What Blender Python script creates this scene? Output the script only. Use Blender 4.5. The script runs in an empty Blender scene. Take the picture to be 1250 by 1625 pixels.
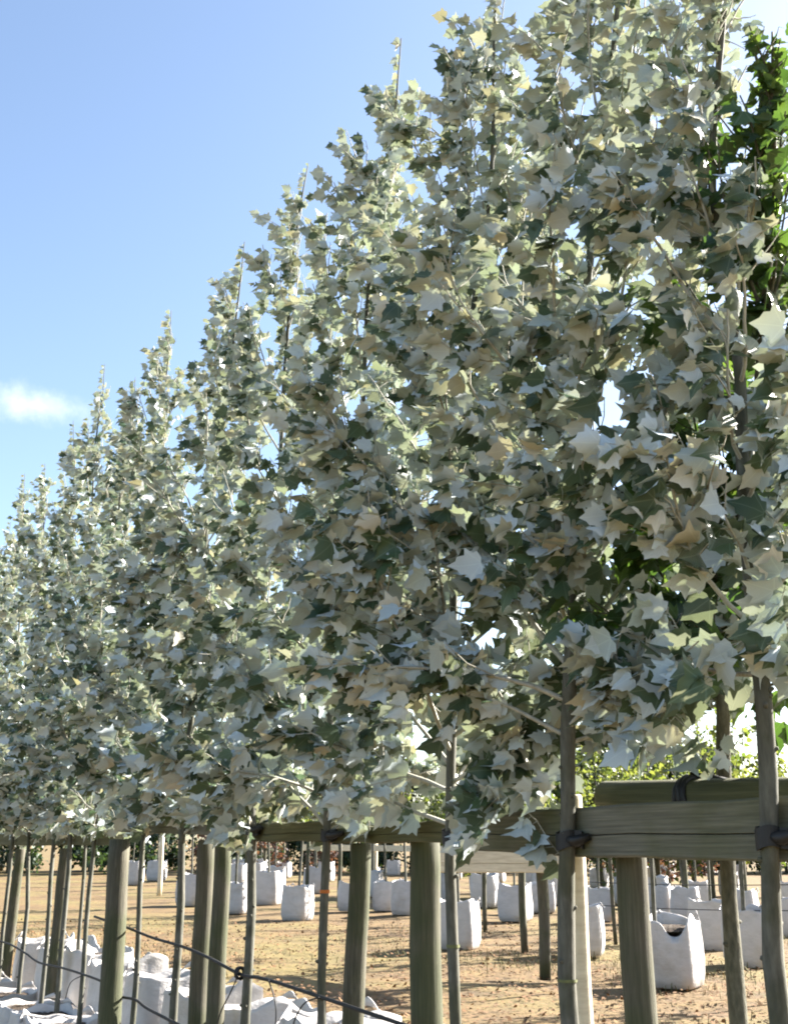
import bpy, math, random
import numpy as np
from mathutils import Vector, Matrix

R = math.radians
SC = bpy.context.scene
COL = SC.collection

# ------------------------------------------------------------------ camera, sky, sun, exposure
F, CX, CY, W, H = 1700.0, 625.0, 812.5, 1250, 1625          # photograph pixels
PITCH, EYE = R(17.6), 1.6
cam_d = bpy.data.cameras.new('camera')
cam_d.sensor_fit = 'HORIZONTAL'; cam_d.sensor_width = 36.0
cam_d.lens = F / W * 36.0
cam_d.clip_start = 0.05; cam_d.clip_end = 2000
cam = bpy.data.objects.new('camera', cam_d); COL.objects.link(cam)
cam.location = (0, 0, EYE); cam.rotation_euler = (R(90) + PITCH, 0, 0)
SC.camera = cam

SUN_AZ, SUN_EL = R(62), R(30)
world = bpy.data.worlds.new('World'); SC.world = world; world.use_nodes = True
wn, wl = world.node_tree.nodes, world.node_tree.links
wn.clear()
out = wn.new('ShaderNodeOutputWorld'); bg = wn.new('ShaderNodeBackground')
sky = wn.new('ShaderNodeTexSky'); sky.sky_type = 'NISHITA'; sky.sun_disc = False
sky.sun_elevation = SUN_EL; sky.sun_rotation = SUN_AZ
sky.altitude = 0; sky.air_density = 1.0; sky.dust_density = 1.3; sky.ozone_density = 1.0
bg.inputs['Strength'].default_value = 0.056
SKY_NODES = (wn, wl, out, bg, sky)
wl.new(bg.outputs[0], out.inputs[0])

sun_d = bpy.data.lights.new('sun', 'SUN'); sun_d.energy = 5.0; sun_d.angle = R(0.53)
sun_d.color = (1.0, 0.94, 0.85)
sun = bpy.data.objects.new('sun', sun_d); COL.objects.link(sun)
sdir = Vector((math.sin(SUN_AZ) * math.cos(SUN_EL), math.cos(SUN_AZ) * math.cos(SUN_EL), math.sin(SUN_EL)))
sun.rotation_euler = sdir.to_track_quat('Z', 'Y').to_euler()
sun.location = sdir * 60

vs = SC.view_settings
vs.view_transform = 'Standard'; vs.look = 'None'; vs.gamma = 1.0; vs.use_curve_mapping = False
vs.exposure = 2.6
SC.cycles.filter_width = 2.0

# ------------------------------------------------------------------ pixel helpers
cp, sp_ = math.cos(PITCH), math.sin(PITCH)
def ray(px, py):
    a, b, c = (px - CX), (CY - py), F
    return np.array([a, c * cp - b * sp_, c * sp_ + b * cp]) / F
def project(P):
    P = np.asarray(P, float) - np.array([0, 0, EYE])
    x, y, z = P[..., 0], P[..., 1], P[..., 2]
    d = y * cp + z * sp_; up = -y * sp_ + z * cp
    return CX + F * x / d, CY - F * up / d, d
ROW = R(29.9)
U = np.array([-math.sin(ROW), math.cos(ROW), 0.0])            # along the row, away from the camera
N = np.array([math.cos(ROW), math.sin(ROW), 0.0])             # across the row, away from the camera
D = 2.2
def row_pt(d, s, z): return N * d + U * s + np.array([0, 0, z])
def hit(px, py, d):                                           # pixel onto the vertical plane of a row
    r = ray(px, py); t = d / r.dot(N)
    return np.array([0, 0, EYE]) + r * t
def terrain(x, y):
    k = np.maximum(0, np.asarray(y, float) - 13.0)
    return 0.012 * k * k / (k + 6.0)
def ground_hit(px, py):
    r = ray(px, py); t = 5.0
    for _ in range(40):
        p = r * t; g = float(terrain(p[0], p[1])); t = (EYE - g) / max(1e-4, -r[2])
    p = r * t
    return np.array([p[0], p[1], float(terrain(p[0], p[1]))])

# ------------------------------------------------------------------ objects and meshes
def setp(o, label=None, cat=None, group=None, kind=None):
    if label: o['label'] = label
    if cat: o['category'] = cat
    if group: o['group'] = group
    if kind: o['kind'] = kind
    return o
def empty(name, loc, rz=0.0):
    o = bpy.data.objects.new(name, None); COL.objects.link(o)
    o.empty_display_size = 0.1
    o.location = loc; o.rotation_euler = (0, 0, rz)
    return o
def mesh_from(name, V, faces, mat, smooth=True):
    me = bpy.data.meshes.new(name)
    me.from_pydata([tuple(v) for v in V], [], faces); me.update()
    if smooth: me.polygons.foreach_set('use_smooth', [True] * len(me.polygons))
    if mat: me.materials.append(mat)
    return me
def link(name, me, parent=None, loc=None):
    o = bpy.data.objects.new(name, me); COL.objects.link(o)
    if parent: o.parent = parent
    if loc is not None: o.location = loc
    return o
def tri_mesh(name, V, T, mat, smooth=False, xy=None):                  # fast triangle soup
    me = bpy.data.meshes.new(name)
    V = np.asarray(V, np.float32).reshape(-1, 3); T = np.asarray(T, np.int32).reshape(-1, 3)
    me.vertices.add(len(V)); me.vertices.foreach_set('co', V.ravel())
    me.loops.add(T.size); me.loops.foreach_set('vertex_index', T.ravel())
    me.polygons.add(len(T)); me.polygons.foreach_set('loop_start', np.arange(0, T.size, 3, dtype=np.int32))
    me.polygons.foreach_set('loop_total', np.full(len(T), 3, np.int32))
    if smooth: me.polygons.foreach_set('use_smooth', np.ones(len(T), bool))
    if mat: me.materials.append(mat)
    if xy is not None:
        a_ = me.attributes.new('leaf_xy', 'FLOAT_VECTOR', 'POINT'); a_.data.foreach_set('vector', np.ascontiguousarray(xy, np.float32).ravel())
    me.update(calc_edges=True)
    return me
class MB:
    def __init__(self): self.V, self.Fc = [], []
    def tube(self, path, radii, n=8, caps=True, seed=None, rough=0.0):
        path = [np.asarray(p, float) for p in path]; k = len(path); b0 = len(self.V)
        rg = random.Random(seed)
        ref = np.array([1.0, 0.13, 0.07])
        for i, p in enumerate(path):
            t = path[min(i + 1, k - 1)] - path[max(i - 1, 0)]; t = t / (np.linalg.norm(t) + 1e-9)
            a = np.cross(t, ref)
            if np.linalg.norm(a) < 0.2: a = np.cross(t, np.array([0.1, 1.0, 0.0]))
            a /= np.linalg.norm(a); b = np.cross(t, a)
            for j in range(n):
                th = 2 * math.pi * j / n; r = radii[i] * (1 + rough * (rg.random() - 0.5))
                self.V.append(p + r * (math.cos(th) * a + math.sin(th) * b))
        for i in range(k - 1):
            for j in range(n):
                j2 = (j + 1) % n
                self.Fc.append((b0 + i * n + j, b0 + i * n + j2, b0 + (i + 1) * n + j2, b0 + (i + 1) * n + j))
        if caps:
            self.Fc.append(tuple(b0 + j for j in range(n))[::-1])
            self.Fc.append(tuple(b0 + (k - 1) * n + j for j in range(n)))
        return self
    def build(self, name, mat, parent=None, smooth=True):
        c = np.zeros(3)
        return link(name, mesh_from(name, self.V, self.Fc, mat, smooth), parent)
def copy_tree(o, parent=None):
    c = o.copy(); COL.objects.link(c); c.parent = parent
    for ch in list(o.children): copy_tree(ch, c)
    return c

# ------------------------------------------------------------------ materials
def new_mat(name):
    m = bpy.data.materials.new(name); m.use_nodes = True
    nt = m.node_tree; nt.nodes.clear()
    return m, nt.nodes, nt.links
def ramp(nodes, stops):
    r = nodes.new('ShaderNodeValToRGB'); el = r.color_ramp.elements
    while len(el) < len(stops): el.new(0.5)
    for e, (p, c) in zip(el, stops): e.position = p; e.color = (*c, 1)
    return r
def leaf_mat(name, top, under, trans, fac, gloss=0.42, under_rough=0.85):
    """top / under / trans: colour ramps (stops) read by a per-leaf random value."""
    m, n, l = new_mat(name)
    g = n.new('ShaderNodeNewGeometry'); oi = n.new('ShaderNodeObjectInfo')
    ad = n.new('ShaderNodeMath'); ad.operation = 'ADD'
    l.new(g.outputs['Random Per Island'], ad.inputs[0]); l.new(oi.outputs['Random'], ad.inputs[1])
    fr = n.new('ShaderNodeMath'); fr.operation = 'FRACT'; l.new(ad.outputs[0], fr.inputs[0])
    rt, ru, rr = ramp(n, top), ramp(n, under), ramp(n, trans)
    for r in (rt, ru, rr): l.new(fr.outputs[0], r.inputs[0])
    no = n.new('ShaderNodeTexNoise'); no.inputs['Scale'].default_value = 55; no.inputs['Detail'].default_value = 3
    tc = n.new('ShaderNodeTexCoord'); l.new(tc.outputs['Object'], no.inputs['Vector'])
    mx = n.new('ShaderNodeMix'); mx.data_type = 'RGBA'
    l.new(g.outputs['Backfacing'], mx.inputs['Factor']); l.new(rt.outputs[0], mx.inputs['A']); l.new(ru.outputs[0], mx.inputs['B'])
    mr = n.new('ShaderNodeMapRange'); mr.inputs['To Min'].default_value = 0.82; mr.inputs['To Max'].default_value = 1.16
    l.new(no.outputs['Fac'], mr.inputs['Value'])
    vm = n.new('ShaderNodeVectorMath'); vm.operation = 'SCALE'
    l.new(mx.outputs['Result'], vm.inputs[0]); l.new(mr.outputs[0], vm.inputs['Scale'])
    at_ = n.new('ShaderNodeAttribute'); at_.attribute_name = 'leaf_xy'
    sx = n.new('ShaderNodeSeparateXYZ'); l.new(at_.outputs['Vector'], sx.inputs[0])
    def mt(op, a, b=None):
        q = n.new('ShaderNodeMath'); q.operation = op
        for i_, v_ in enumerate((a, b)):
            if v_ is None: continue
            if isinstance(v_, (int, float)): q.inputs[i_].default_value = v_
            else: l.new(v_, q.inputs[i_])
        return q.outputs[0]
    ax = mt('ABSOLUTE', sx.outputs[0]); yy = mt('SUBTRACT', sx.outputs[1], .30)
    th = mt('ARCTAN2', ax, yy); rv = mt('SQRT', mt('ADD', mt('MULTIPLY', ax, ax), mt('MULTIPLY', yy, yy)))
    dv = mt('MINIMUM', mt('MINIMUM', th, mt('ABSOLUTE', mt('SUBTRACT', th, .86))), mt('ABSOLUTE', mt('SUBTRACT', th, 1.5)))
    ve = mt('LESS_THAN', mt('MULTIPLY', dv, rv), .016)
    vs_ = n.new('ShaderNodeMix'); vs_.data_type = 'RGBA'; vs_.blend_type = 'ADD'; l.new(mt('MULTIPLY', ve, .07), vs_.inputs['Factor'])
    l.new(vm.outputs[0], vs_.inputs['A']); vs_.inputs['B'].default_value = (.9, 1, .75, 1)
    ro = n.new('ShaderNodeMapRange'); ro.inputs['To Min'].default_value = gloss; ro.inputs['To Max'].default_value = under_rough
    l.new(g.outputs['Backfacing'], ro.inputs['Value'])
    pb = n.new('ShaderNodeBsdfPrincipled'); l.new(vs_.outputs['Result'], pb.inputs['Base Color']); l.new(ro.outputs[0], pb.inputs['Roughness'])
    bp = n.new('ShaderNodeBump'); bp.inputs['Strength'].default_value = 0.25; bp.inputs['Distance'].default_value = 0.004
    l.new(no.outputs['Fac'], bp.inputs['Height']); l.new(bp.outputs[0], pb.inputs['Normal'])
    tr = n.new('ShaderNodeBsdfTranslucent'); l.new(rr.outputs[0], tr.inputs['Color'])
    ms = n.new('ShaderNodeMixShader'); ms.inputs[0].default_value = fac
    l.new(pb.outputs[0], ms.inputs[1]); l.new(tr.outputs[0], ms.inputs[2])
    o = n.new('ShaderNodeOutputMaterial'); l.new(ms.outputs[0], o.inputs[0])
    return m
def surf_mat(name, stops, scale=(8, 8, 8), detail=5, rough=0.85, bump=0.3, bdist=0.01, stops2=None, scale2=3.0, fac2=(0.45, 0.65), distort=0.0):
    m, n, l = new_mat(name)
    tc = n.new('ShaderNodeTexCoord'); mp = n.new('ShaderNodeMapping'); mp.inputs['Scale'].default_value = scale
    oi = n.new('ShaderNodeObjectInfo')
    av = n.new('ShaderNodeVectorMath'); av.operation = 'ADD'
    sv = n.new('ShaderNodeVectorMath'); sv.operation = 'SCALE'; sv.inputs['Scale'].default_value = 17.0
    cb = n.new('ShaderNodeCombineXYZ')
    for i in range(3): l.new(oi.outputs['Random'], cb.inputs[i])
    l.new(cb.outputs[0], sv.inputs[0]); l.new(tc.outputs['Object'], av.inputs[0]); l.new(sv.outputs[0], av.inputs[1])
    l.new(av.outputs[0], mp.inputs['Vector'])
    no = n.new('ShaderNodeTexNoise'); no.inputs['Scale'].default_value = 1.0; no.inputs['Detail'].default_value = detail
    no.inputs['Distortion'].default_value = distort; no.inputs['Roughness'].default_value = 0.62
    l.new(mp.outputs[0], no.inputs['Vector'])
    r1 = ramp(n, stops); l.new(no.outputs['Fac'], r1.inputs[0]); colo = r1.outputs[0]
    if stops2:
        n2 = n.new('ShaderNodeTexNoise'); n2.inputs['Scale'].default_value = scale2; n2.inputs['Detail'].default_value = 4
        l.new(av.outputs[0], n2.inputs['Vector'])
        mr = n.new('ShaderNodeMapRange'); mr.inputs['From Min'].default_value = fac2[0]; mr.inputs['From Max'].default_value = fac2[1]
        l.new(n2.outputs['Fac'], mr.inputs['Value'])
        r2 = ramp(n, stops2); l.new(no.outputs['Fac'], r2.inputs[0])
        mx = n.new('ShaderNodeMix'); mx.data_type = 'RGBA'
        l.new(mr.outputs[0], mx.inputs['Factor']); l.new(colo, mx.inputs['A']); l.new(r2.outputs[0], mx.inputs['B'])
        colo = mx.outputs['Result']
    pb = n.new('ShaderNodeBsdfPrincipled'); pb.inputs['Roughness'].default_value = rough
    l.new(colo, pb.inputs['Base Color'])
    if bump:
        bp = n.new('ShaderNodeBump'); bp.inputs['Strength'].default_value = bump; bp.inputs['Distance'].default_value = bdist
        l.new(no.outputs['Fac'], bp.inputs['Height']); l.new(bp.outputs[0], pb.inputs['Normal'])
    o = n.new('ShaderNodeOutputMaterial'); l.new(pb.outputs[0], o.inputs[0])
    return m

M = {}
M['silver'] = leaf_mat('silver_leaf',
    [(0.0, (0.01488, 0.03906, 0.02418)), (0.5, (0.02232, 0.05766, 0.0279)), (1.0, (0.04185, 0.08835, 0.03255))],
    [(0.0, (.39, .46, .45)), (0.3, (.49, .56, .60)), (0.8, (.53, .59, .61)), (0.93, (.58, .55, .46)), (1.0, (.60, .68, .72))],
    [(0.0, (.30, .36, .18)), (0.7, (.37, .41, .27)), (0.9, (.46, .43, .22)), (1.0, (.40, .45, .31))], 0.20)
M['green'] = leaf_mat('green_leaf',
    [(0.0, (.016, .038, .016)), (0.6, (.026, .060, .018)), (1.0, (.045, .085, .022))],
    [(0.0, (.060, .100, .045)), (1.0, (.090, .140, .050))],
    [(0.0, (.06, .13, .02)), (0.7, (.12, .22, .03)), (1.0, (.19, .29, .04))], 0.30, 0.38, 0.6)
M['row_leaf'] = leaf_mat('row_leaf',
    [(0.0, (0.0272, 0.051, 0.0136)), (0.6, (0.0408, 0.0748, 0.01904)), (1.0, (0.0748, 0.0952, 0.0238))],
    [(0.0, (0.0544, 0.0748, 0.034)), (1.0, (0.0884, 0.1088, 0.0476))],
    [(0.0, (0.136, 0.204, 0.0272)), (1.0, (0.2856, 0.3128, 0.0544))], 0.36, 0.5, 0.7)
M['dark_leaf'] = leaf_mat('dark_leaf',
    [(0.0, (.012, .030, .014)), (1.0, (.030, .060, .022))],
    [(0.0, (.020, .040, .018)), (1.0, (.040, .065, .028))],
    [(0.0, (.05, .10, .02)), (1.0, (.09, .14, .03))], 0.2, 0.55, 0.7)
M['red_leaf'] = leaf_mat('red_leaf',
    [(0.0, (0.036, 0.0176, 0.016)), (1.0, (0.078, 0.04, 0.028))],
    [(0.0, (0.054, 0.032, 0.03)), (1.0, (0.09, 0.06, 0.04))],
    [(0.0, (0.12, 0.04, 0.02)), (1.0, (0.192, 0.096, 0.04))], 0.3, 0.55, 0.7)
M['bark'] = surf_mat('smooth_bark', [(0.25, (0.05304, 0.05222, 0.0408)), (0.5, (0.08976, 0.08813, 0.06936)), (0.75, (0.1387, 0.1346, 0.1102))],
    scale=(60, 60, 14), bump=0.5, bdist=0.004, stops2=[(0.3, (0.0408, 0.04243, 0.02774)), (0.7, (0.0816, 0.0816, 0.04896))], scale2=9)
M['twig'] = surf_mat('pale_twig', [(0.3, (.26, .25, .20)), (0.7, (.46, .45, .39))], scale=(60, 60, 30), bump=0.2, bdist=0.002)
M['rough_bark'] = surf_mat('rough_bark', [(0.25, (.035, .035, .022)), (0.5, (.075, .072, .045)), (0.75, (.14, .13, .09))],
    scale=(70, 70, 22), bump=0.9, bdist=0.008)
M['post'] = surf_mat('weathered_post', [(0.2, (0.03402, 0.03131, 0.02041)), (0.5, (0.07486, 0.06806, 0.04629)), (0.8, (0.1361, 0.1225, 0.08509))],
    scale=(110, 110, 5), bump=0.6, bdist=0.005, stops2=[(0.3, (0.03402, 0.04084, 0.01634)), (0.7, (0.06806, 0.07147, 0.03268))], scale2=4, fac2=(.42, .62))
M['rail'] = surf_mat('weathered_rail', [(0.2, (0.05304, 0.05304, 0.03978)), (0.5, (0.1193, 0.1149, 0.08663)), (0.8, (0.1945, 0.1856, 0.1414))],
    scale=(4, 120, 120), bump=0.6, bdist=0.004, stops2=[(0.3, (0.05746, 0.06365, 0.03006)), (0.7, (0.1149, 0.1149, 0.06188))], scale2=3.5, fac2=(.45, .65))
M['log'] = surf_mat('mossy_log', [(0.2, (0.03881, 0.04054, 0.01725)), (0.5, (0.07331, 0.07417, 0.03191)), (0.8, (0.1294, 0.1207, 0.06037))],
    scale=(4, 110, 110), bump=0.7, bdist=0.006)
M['pale_rail'] = surf_mat('pale_rail', [(0.2, (0.442, 0.364, 0.247)), (0.5, (0.598, 0.52, 0.377)), (0.8, (0.728, 0.65, 0.494))], scale=(3, 40, 40), bump=0.4, bdist=0.004)
M['bag'] = surf_mat('white_woven_bag', [(0.25, (0.3732, 0.3569, 0.3484)), (0.5, (0.438, 0.419, 0.4085)), (0.8, (0.4866, 0.4656, 0.4534))], scale=(5, 5, 9), rough=0.6, bump=0.55, bdist=0.03,
    stops2=[(0.3, (0.3082, 0.2832, 0.2511)), (0.7, (0.4056, 0.3763, 0.3447))], scale2=2.2, fac2=(.52, .72))
M['soil'] = surf_mat('potting_soil', [(0.25, (.018, .012, .008)), (0.55, (.05, .033, .02)), (0.8, (.12, .075, .04))], scale=(30, 30, 30), bump=1.0, bdist=0.03, rough=0.95)
M['rubber'] = surf_mat('black_rubber', [(0.3, (0.0048, 0.0048, 0.0052)), (0.7, (0.0112, 0.0112, 0.012))], scale=(30, 30, 30), rough=0.6, bump=0.3, bdist=0.002)
M['pipe'] = surf_mat('black_pipe', [(0.3, (0.0049, 0.0049, 0.00525)), (0.7, (0.01225, 0.01225, 0.01295))], scale=(20, 20, 20), rough=0.7, bump=0.1, bdist=0.001)
M['paint'] = surf_mat('yellow_paint_mark', [(0.3, (.09, .10, .035)), (0.7, (.14, .15, .05))], scale=(60, 60, 60), rough=0.7, bump=0.1)
M['ground'] = surf_mat('mulch_ground', [(0.25, (0.05457, 0.02876, 0.007249)), (0.45, (0.1, 0.05711, 0.01493)), (0.6, (0.1364, 0.08248, 0.02303)), (0.8, (0.1728, 0.1142, 0.03414))],
    scale=(2.6, 2.6, 2.6), detail=9, bump=0.9, bdist=0.06, rough=0.95,
    stops2=[(0.3, (0.07729, 0.05711, 0.01173)), (0.5, (0.1273, 0.09306, 0.02133)), (0.8, (0.1819, 0.1353, 0.03625))], scale2=0.35, fac2=(.46, .62), distort=0.6)
M['chip'] = surf_mat('bark_chip', [(0.25, (0.07392, 0.0312, 0.01075)), (0.5, (0.169, 0.0864, 0.03456)), (0.8, (0.264, 0.1632, 0.07296))], scale=(9, 9, 9), rough=0.95, bump=0)
M['grass'] = surf_mat('dry_grass', [(0.25, (0.052, 0.0624, 0.0156)), (0.55, (0.1248, 0.1092, 0.0364)), (0.8, (0.208, 0.1664, 0.0728))], scale=(3, 3, 3), rough=0.9, bump=0)

# sky: Nishita plus the one small fair-weather cloud low on the left
wn, wl, out, bg, sky = SKY_NODES
tc = wn.new('ShaderNodeTexCoord')
cdir = ray(66, 645); cdir = cdir / np.linalg.norm(cdir)
right = np.cross(cdir, [0, 0, 1]); right /= np.linalg.norm(right); up = np.cross(right, cdir)
def wdot(v):
    n_ = wn.new('ShaderNodeVectorMath'); n_.operation = 'DOT_PRODUCT'; n_.inputs[1].default_value = tuple(v)
    wl.new(tc.outputs['Generated'], n_.inputs[0]); return n_.outputs['Value']
def wmath(op, a, b=None):
    n_ = wn.new('ShaderNodeMath'); n_.operation = op
    for i, v in enumerate((a, b)):
        if v is None: continue
        if isinstance(v, (int, float)): n_.inputs[i].default_value = v
        else: wl.new(v, n_.inputs[i])
    return n_.outputs[0]
nz = wn.new('ShaderNodeTexNoise'); nz.inputs['Scale'].default_value = 26; nz.inputs['Detail'].default_value = 7; nz.inputs['Roughness'].default_value = 0.62
wl.new(tc.outputs['Generated'], nz.inputs['Vector'])
a_ = wmath('DIVIDE', wdot(right), 0.043); b_ = wmath('DIVIDE', wdot(up), 0.0165)
rad = wmath('SQRT', wmath('ADD', wmath('MULTIPLY', a_, a_), wmath('MULTIPLY', b_, b_)))
val = wmath('ADD', wmath('SUBTRACT', 1.0, rad), wmath('MULTIPLY', wmath('SUBTRACT', nz.outputs['Fac'], 0.5), 2.2))
mrc = wn.new('ShaderNodeMapRange'); mrc.interpolation_type = 'SMOOTHSTEP'
mrc.inputs['From Min'].default_value = -0.3; mrc.inputs['From Max'].default_value = 1.3
wl.new(val, mrc.inputs['Value'])
front = wmath('GREATER_THAN', wdot(cdir), 0.9)
cm = wmath('MULTIPLY', wmath('MULTIPLY', mrc.outputs[0], front), 0.45)
mixc = wn.new('ShaderNodeMix'); mixc.data_type = 'RGBA'
wl.new(cm, mixc.inputs['Factor']); wl.new(sky.outputs[0], mixc.inputs['A']); mixc.inputs['B'].default_value = (6.2, 6.0, 5.8, 1)
wl.new(mixc.outputs['Result'], bg.inputs['Color'])

# ------------------------------------------------------------------ ground
def axis(parts):
    a = []
    for lo, hi, st in parts: a += list(np.arange(lo, hi, st))
    return np.array(sorted(set(np.round(a, 4))))
gx = axis([(-400, -40, 20), (-40, -14, 2), (-14, 14, 0.35), (14, 40, 2), (40, 401, 20)])
gy = axis([(-60, 0, 6), (0, 24, 0.35), (24, 70, 1.5), (70, 120, 5), (120, 701, 40)])
XX, YY = np.meshgrid(gx, gy)
ZZ = terrain(XX, YY)
near = np.exp(-np.maximum(0, YY - 26) / 12.0)
ZZ = ZZ + near * (0.018 * np.sin(XX * 1.7 + 0.6 * np.sin(YY * 0.9)) + 0.014 * np.sin(YY * 2.3 + XX * 0.4) + 0.010 * np.sin(XX * 4.1 + YY * 3.3)) - 0.02
nx, ny = len(gx), len(gy)
fc = [(j * nx + i, j * nx + i + 1, (j + 1) * nx + i + 1, (j + 1) * nx + i) for j in range(ny - 1) for i in range(nx - 1)]
g = link('ground', mesh_from('ground', np.stack([XX, YY, ZZ], -1).reshape(-1, 3), fc, M['ground']))
setp(g, 'sunlit orange brown mulched ground striped with tree shadows', 'ground', kind='structure')

rng = np.random.default_rng(11)
def scatter(name, n, size, aspect, mat, tilt, ymax, label, cat, patch=None):
    ang = rng.uniform(-0.42, 0.42, n * 2); dist = 5.5 + (ymax - 5.5) * rng.random(n * 2) ** 1.25
    x, y = np.tan(ang) * dist, dist
    if patch is not None:
        keep = (np.sin(x * 0.9 + 2 * np.sin(y * 0.35)) + np.sin(y * 0.8 + x * 0.3) + rng.normal(0, .6, len(x))) > patch
        x, y = x[keep], y[keep]
    x, y = x[:n], y[:n]; n = len(x)
    sz = size * rng.uniform(0.5, 1.5, n)
    th = rng.uniform(0, 2 * math.pi, n); tl = rng.normal(0, tilt, n)
    a = np.stack([np.cos(th), np.sin(th), np.zeros(n)], -1)
    b = np.stack([-np.sin(th) * np.cos(tl), np.cos(th) * np.cos(tl), np.abs(np.sin(tl))], -1)
    c = np.stack([x, y, terrain(x, y) + 0.004 + 0.02 * rng.random(n)], -1)
    a = a * (sz * aspect)[:, None]; b = b * sz[:, None]
    V = np.stack([c - a, c + a, c + a * 0.6 + b, c - a * 0.7 + b * 0.9], 1)
    i0 = np.arange(n)[:, None] * 4
    T = np.concatenate([i0 + [0, 1, 2], i0 + [0, 2, 3]], 0)
    o = link(name, tri_mesh(name, V, T, mat)); setp(o, label, cat, kind='stuff')
scatter('bark_litter', 26000, 0.035, 0.5, M['chip'], 0.35, 26, 'loose bark chips and dry leaf litter lying over the ground', 'litter')
scatter('dry_grass', 12000, 0.07, 0.07, M['grass'], 1.3, 24, 'sparse straw coloured grass in patches on the mulched ground', 'grass', patch=0.5)

# ------------------------------------------------------------------ leaf shapes
def leaf_template(kind, cup=0.0, droop=0.0, fold=0.0, twist=0.0):
    if kind == 'lobed':
        half = [(.17, -.05), (.40, .03), (.37, .17), (.60, .40), (.34, .45), (.30, .66), (.15, .74)]
        mid = [(0, 0), (0, .30), (0, .62), (0, 1.0)]
        tris = [(0, 1, 2), (0, 2, 3), (0, 3, 'm1'), (3, 5, 'm1'), (3, 4, 5), (5, 'm2', 'm1'), (5, 6, 'm2'), (6, 7, 'm2'), (7, 'm3', 'm2')]
    else:
        half = [(.36, .12), (.42, .5)]
        mid = [(0, 0), (0, .4), (0, 1.0)]
        tris = [(0, 1, 'm1'), (1, 2, 'm1'), (2, 'm2', 'm1')]
    k = len(half); V = [(x, y) for x, y in mid]; nm = len(mid)
    V += half + [(-x, y) for x, y in half]
    def idx(t, left):
        if t == 0: return 0
        if isinstance(t, str): return int(t[1])
        return nm + (t - 1) + (k if left else 0)
    T = []
    for t in tris:
        a = [idx(q, False) for q in t]; T.append(a)
        b = [idx(q, True) for q in t]; T.append(b[::-1])
    V = np.array(V, float)
    P = np.zeros((len(V), 3)); P[:, 0] = V[:, 0]; P[:, 1] = V[:, 1] + 0.32
    z = fold * np.abs(V[:, 0]) + cup * (V[:, 0] ** 2) - droop * V[:, 1] ** 2 + twist * V[:, 0] * V[:, 1] + 0.05 * np.sin(9 * V[:, 1] + 5 * V[:, 0]) * np.abs(V[:, 0])
    P[:, 2] = z
    w = 0.018                                                   # petiole
    q = len(P)
    P = np.vstack([P, [[-w, 0, 0.0], [w, 0, 0.0], [0, .34, -.012 ]]])
    T.append([q, q + 1, q + 2])
    T = np.array(T, int)
    for i, t in enumerate(T):                                   # every face up
        e = np.cross(P[t[1]] - P[t[0]], P[t[2]] - P[t[0]])
        if e[2] < 0: T[i] = t[::-1]
    return P, T
rs = random.Random(5)
LOBED = [leaf_template('lobed', rs.uniform(-.6, .6), rs.uniform(-.15, .6), rs.uniform(-.35, .55), rs.uniform(-.5, .5)) for _ in range(7)]
PLAIN = [leaf_template('plain', rs.uniform(-.3, .3), rs.uniform(0, .4), rs.uniform(-.2, .3), rs.uniform(-.2, .2)) for _ in range(3)]

def frames(t, nrm):
    t = t / np.linalg.norm(t, axis=1, keepdims=True)
    nrm = nrm - t * np.sum(t * nrm, 1, keepdims=True)
    nrm = nrm / (np.linalg.norm(nrm, axis=1, keepdims=True) + 1e-9)
    x = np.cross(t, nrm)
    return np.stack([x, t, nrm], 2)                             # columns = local axes
def leaf_soup(pos, Fm, size, var, temps):
    Vs, Ts, Xs, b = [], [], [], 0
    for v, (P, T) in enumerate(temps):
        k = np.where(var == v)[0]
        if not len(k): continue
        X = np.einsum('nij,pj->npi', Fm[k] * size[k, None, None], P) + pos[k, None, :]
        Vs.append(X.reshape(-1, 3)); Xs.append(np.tile(P * np.array([1, 1, 0]), (len(k), 1)))
        Ts.append((T[None] + (np.arange(len(k)) * len(P))[:, None, None]).reshape(-1, 3) + b)
        b += len(k) * len(P)
    return np.concatenate(Vs), np.concatenate(Ts), np.concatenate(Xs)

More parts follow.
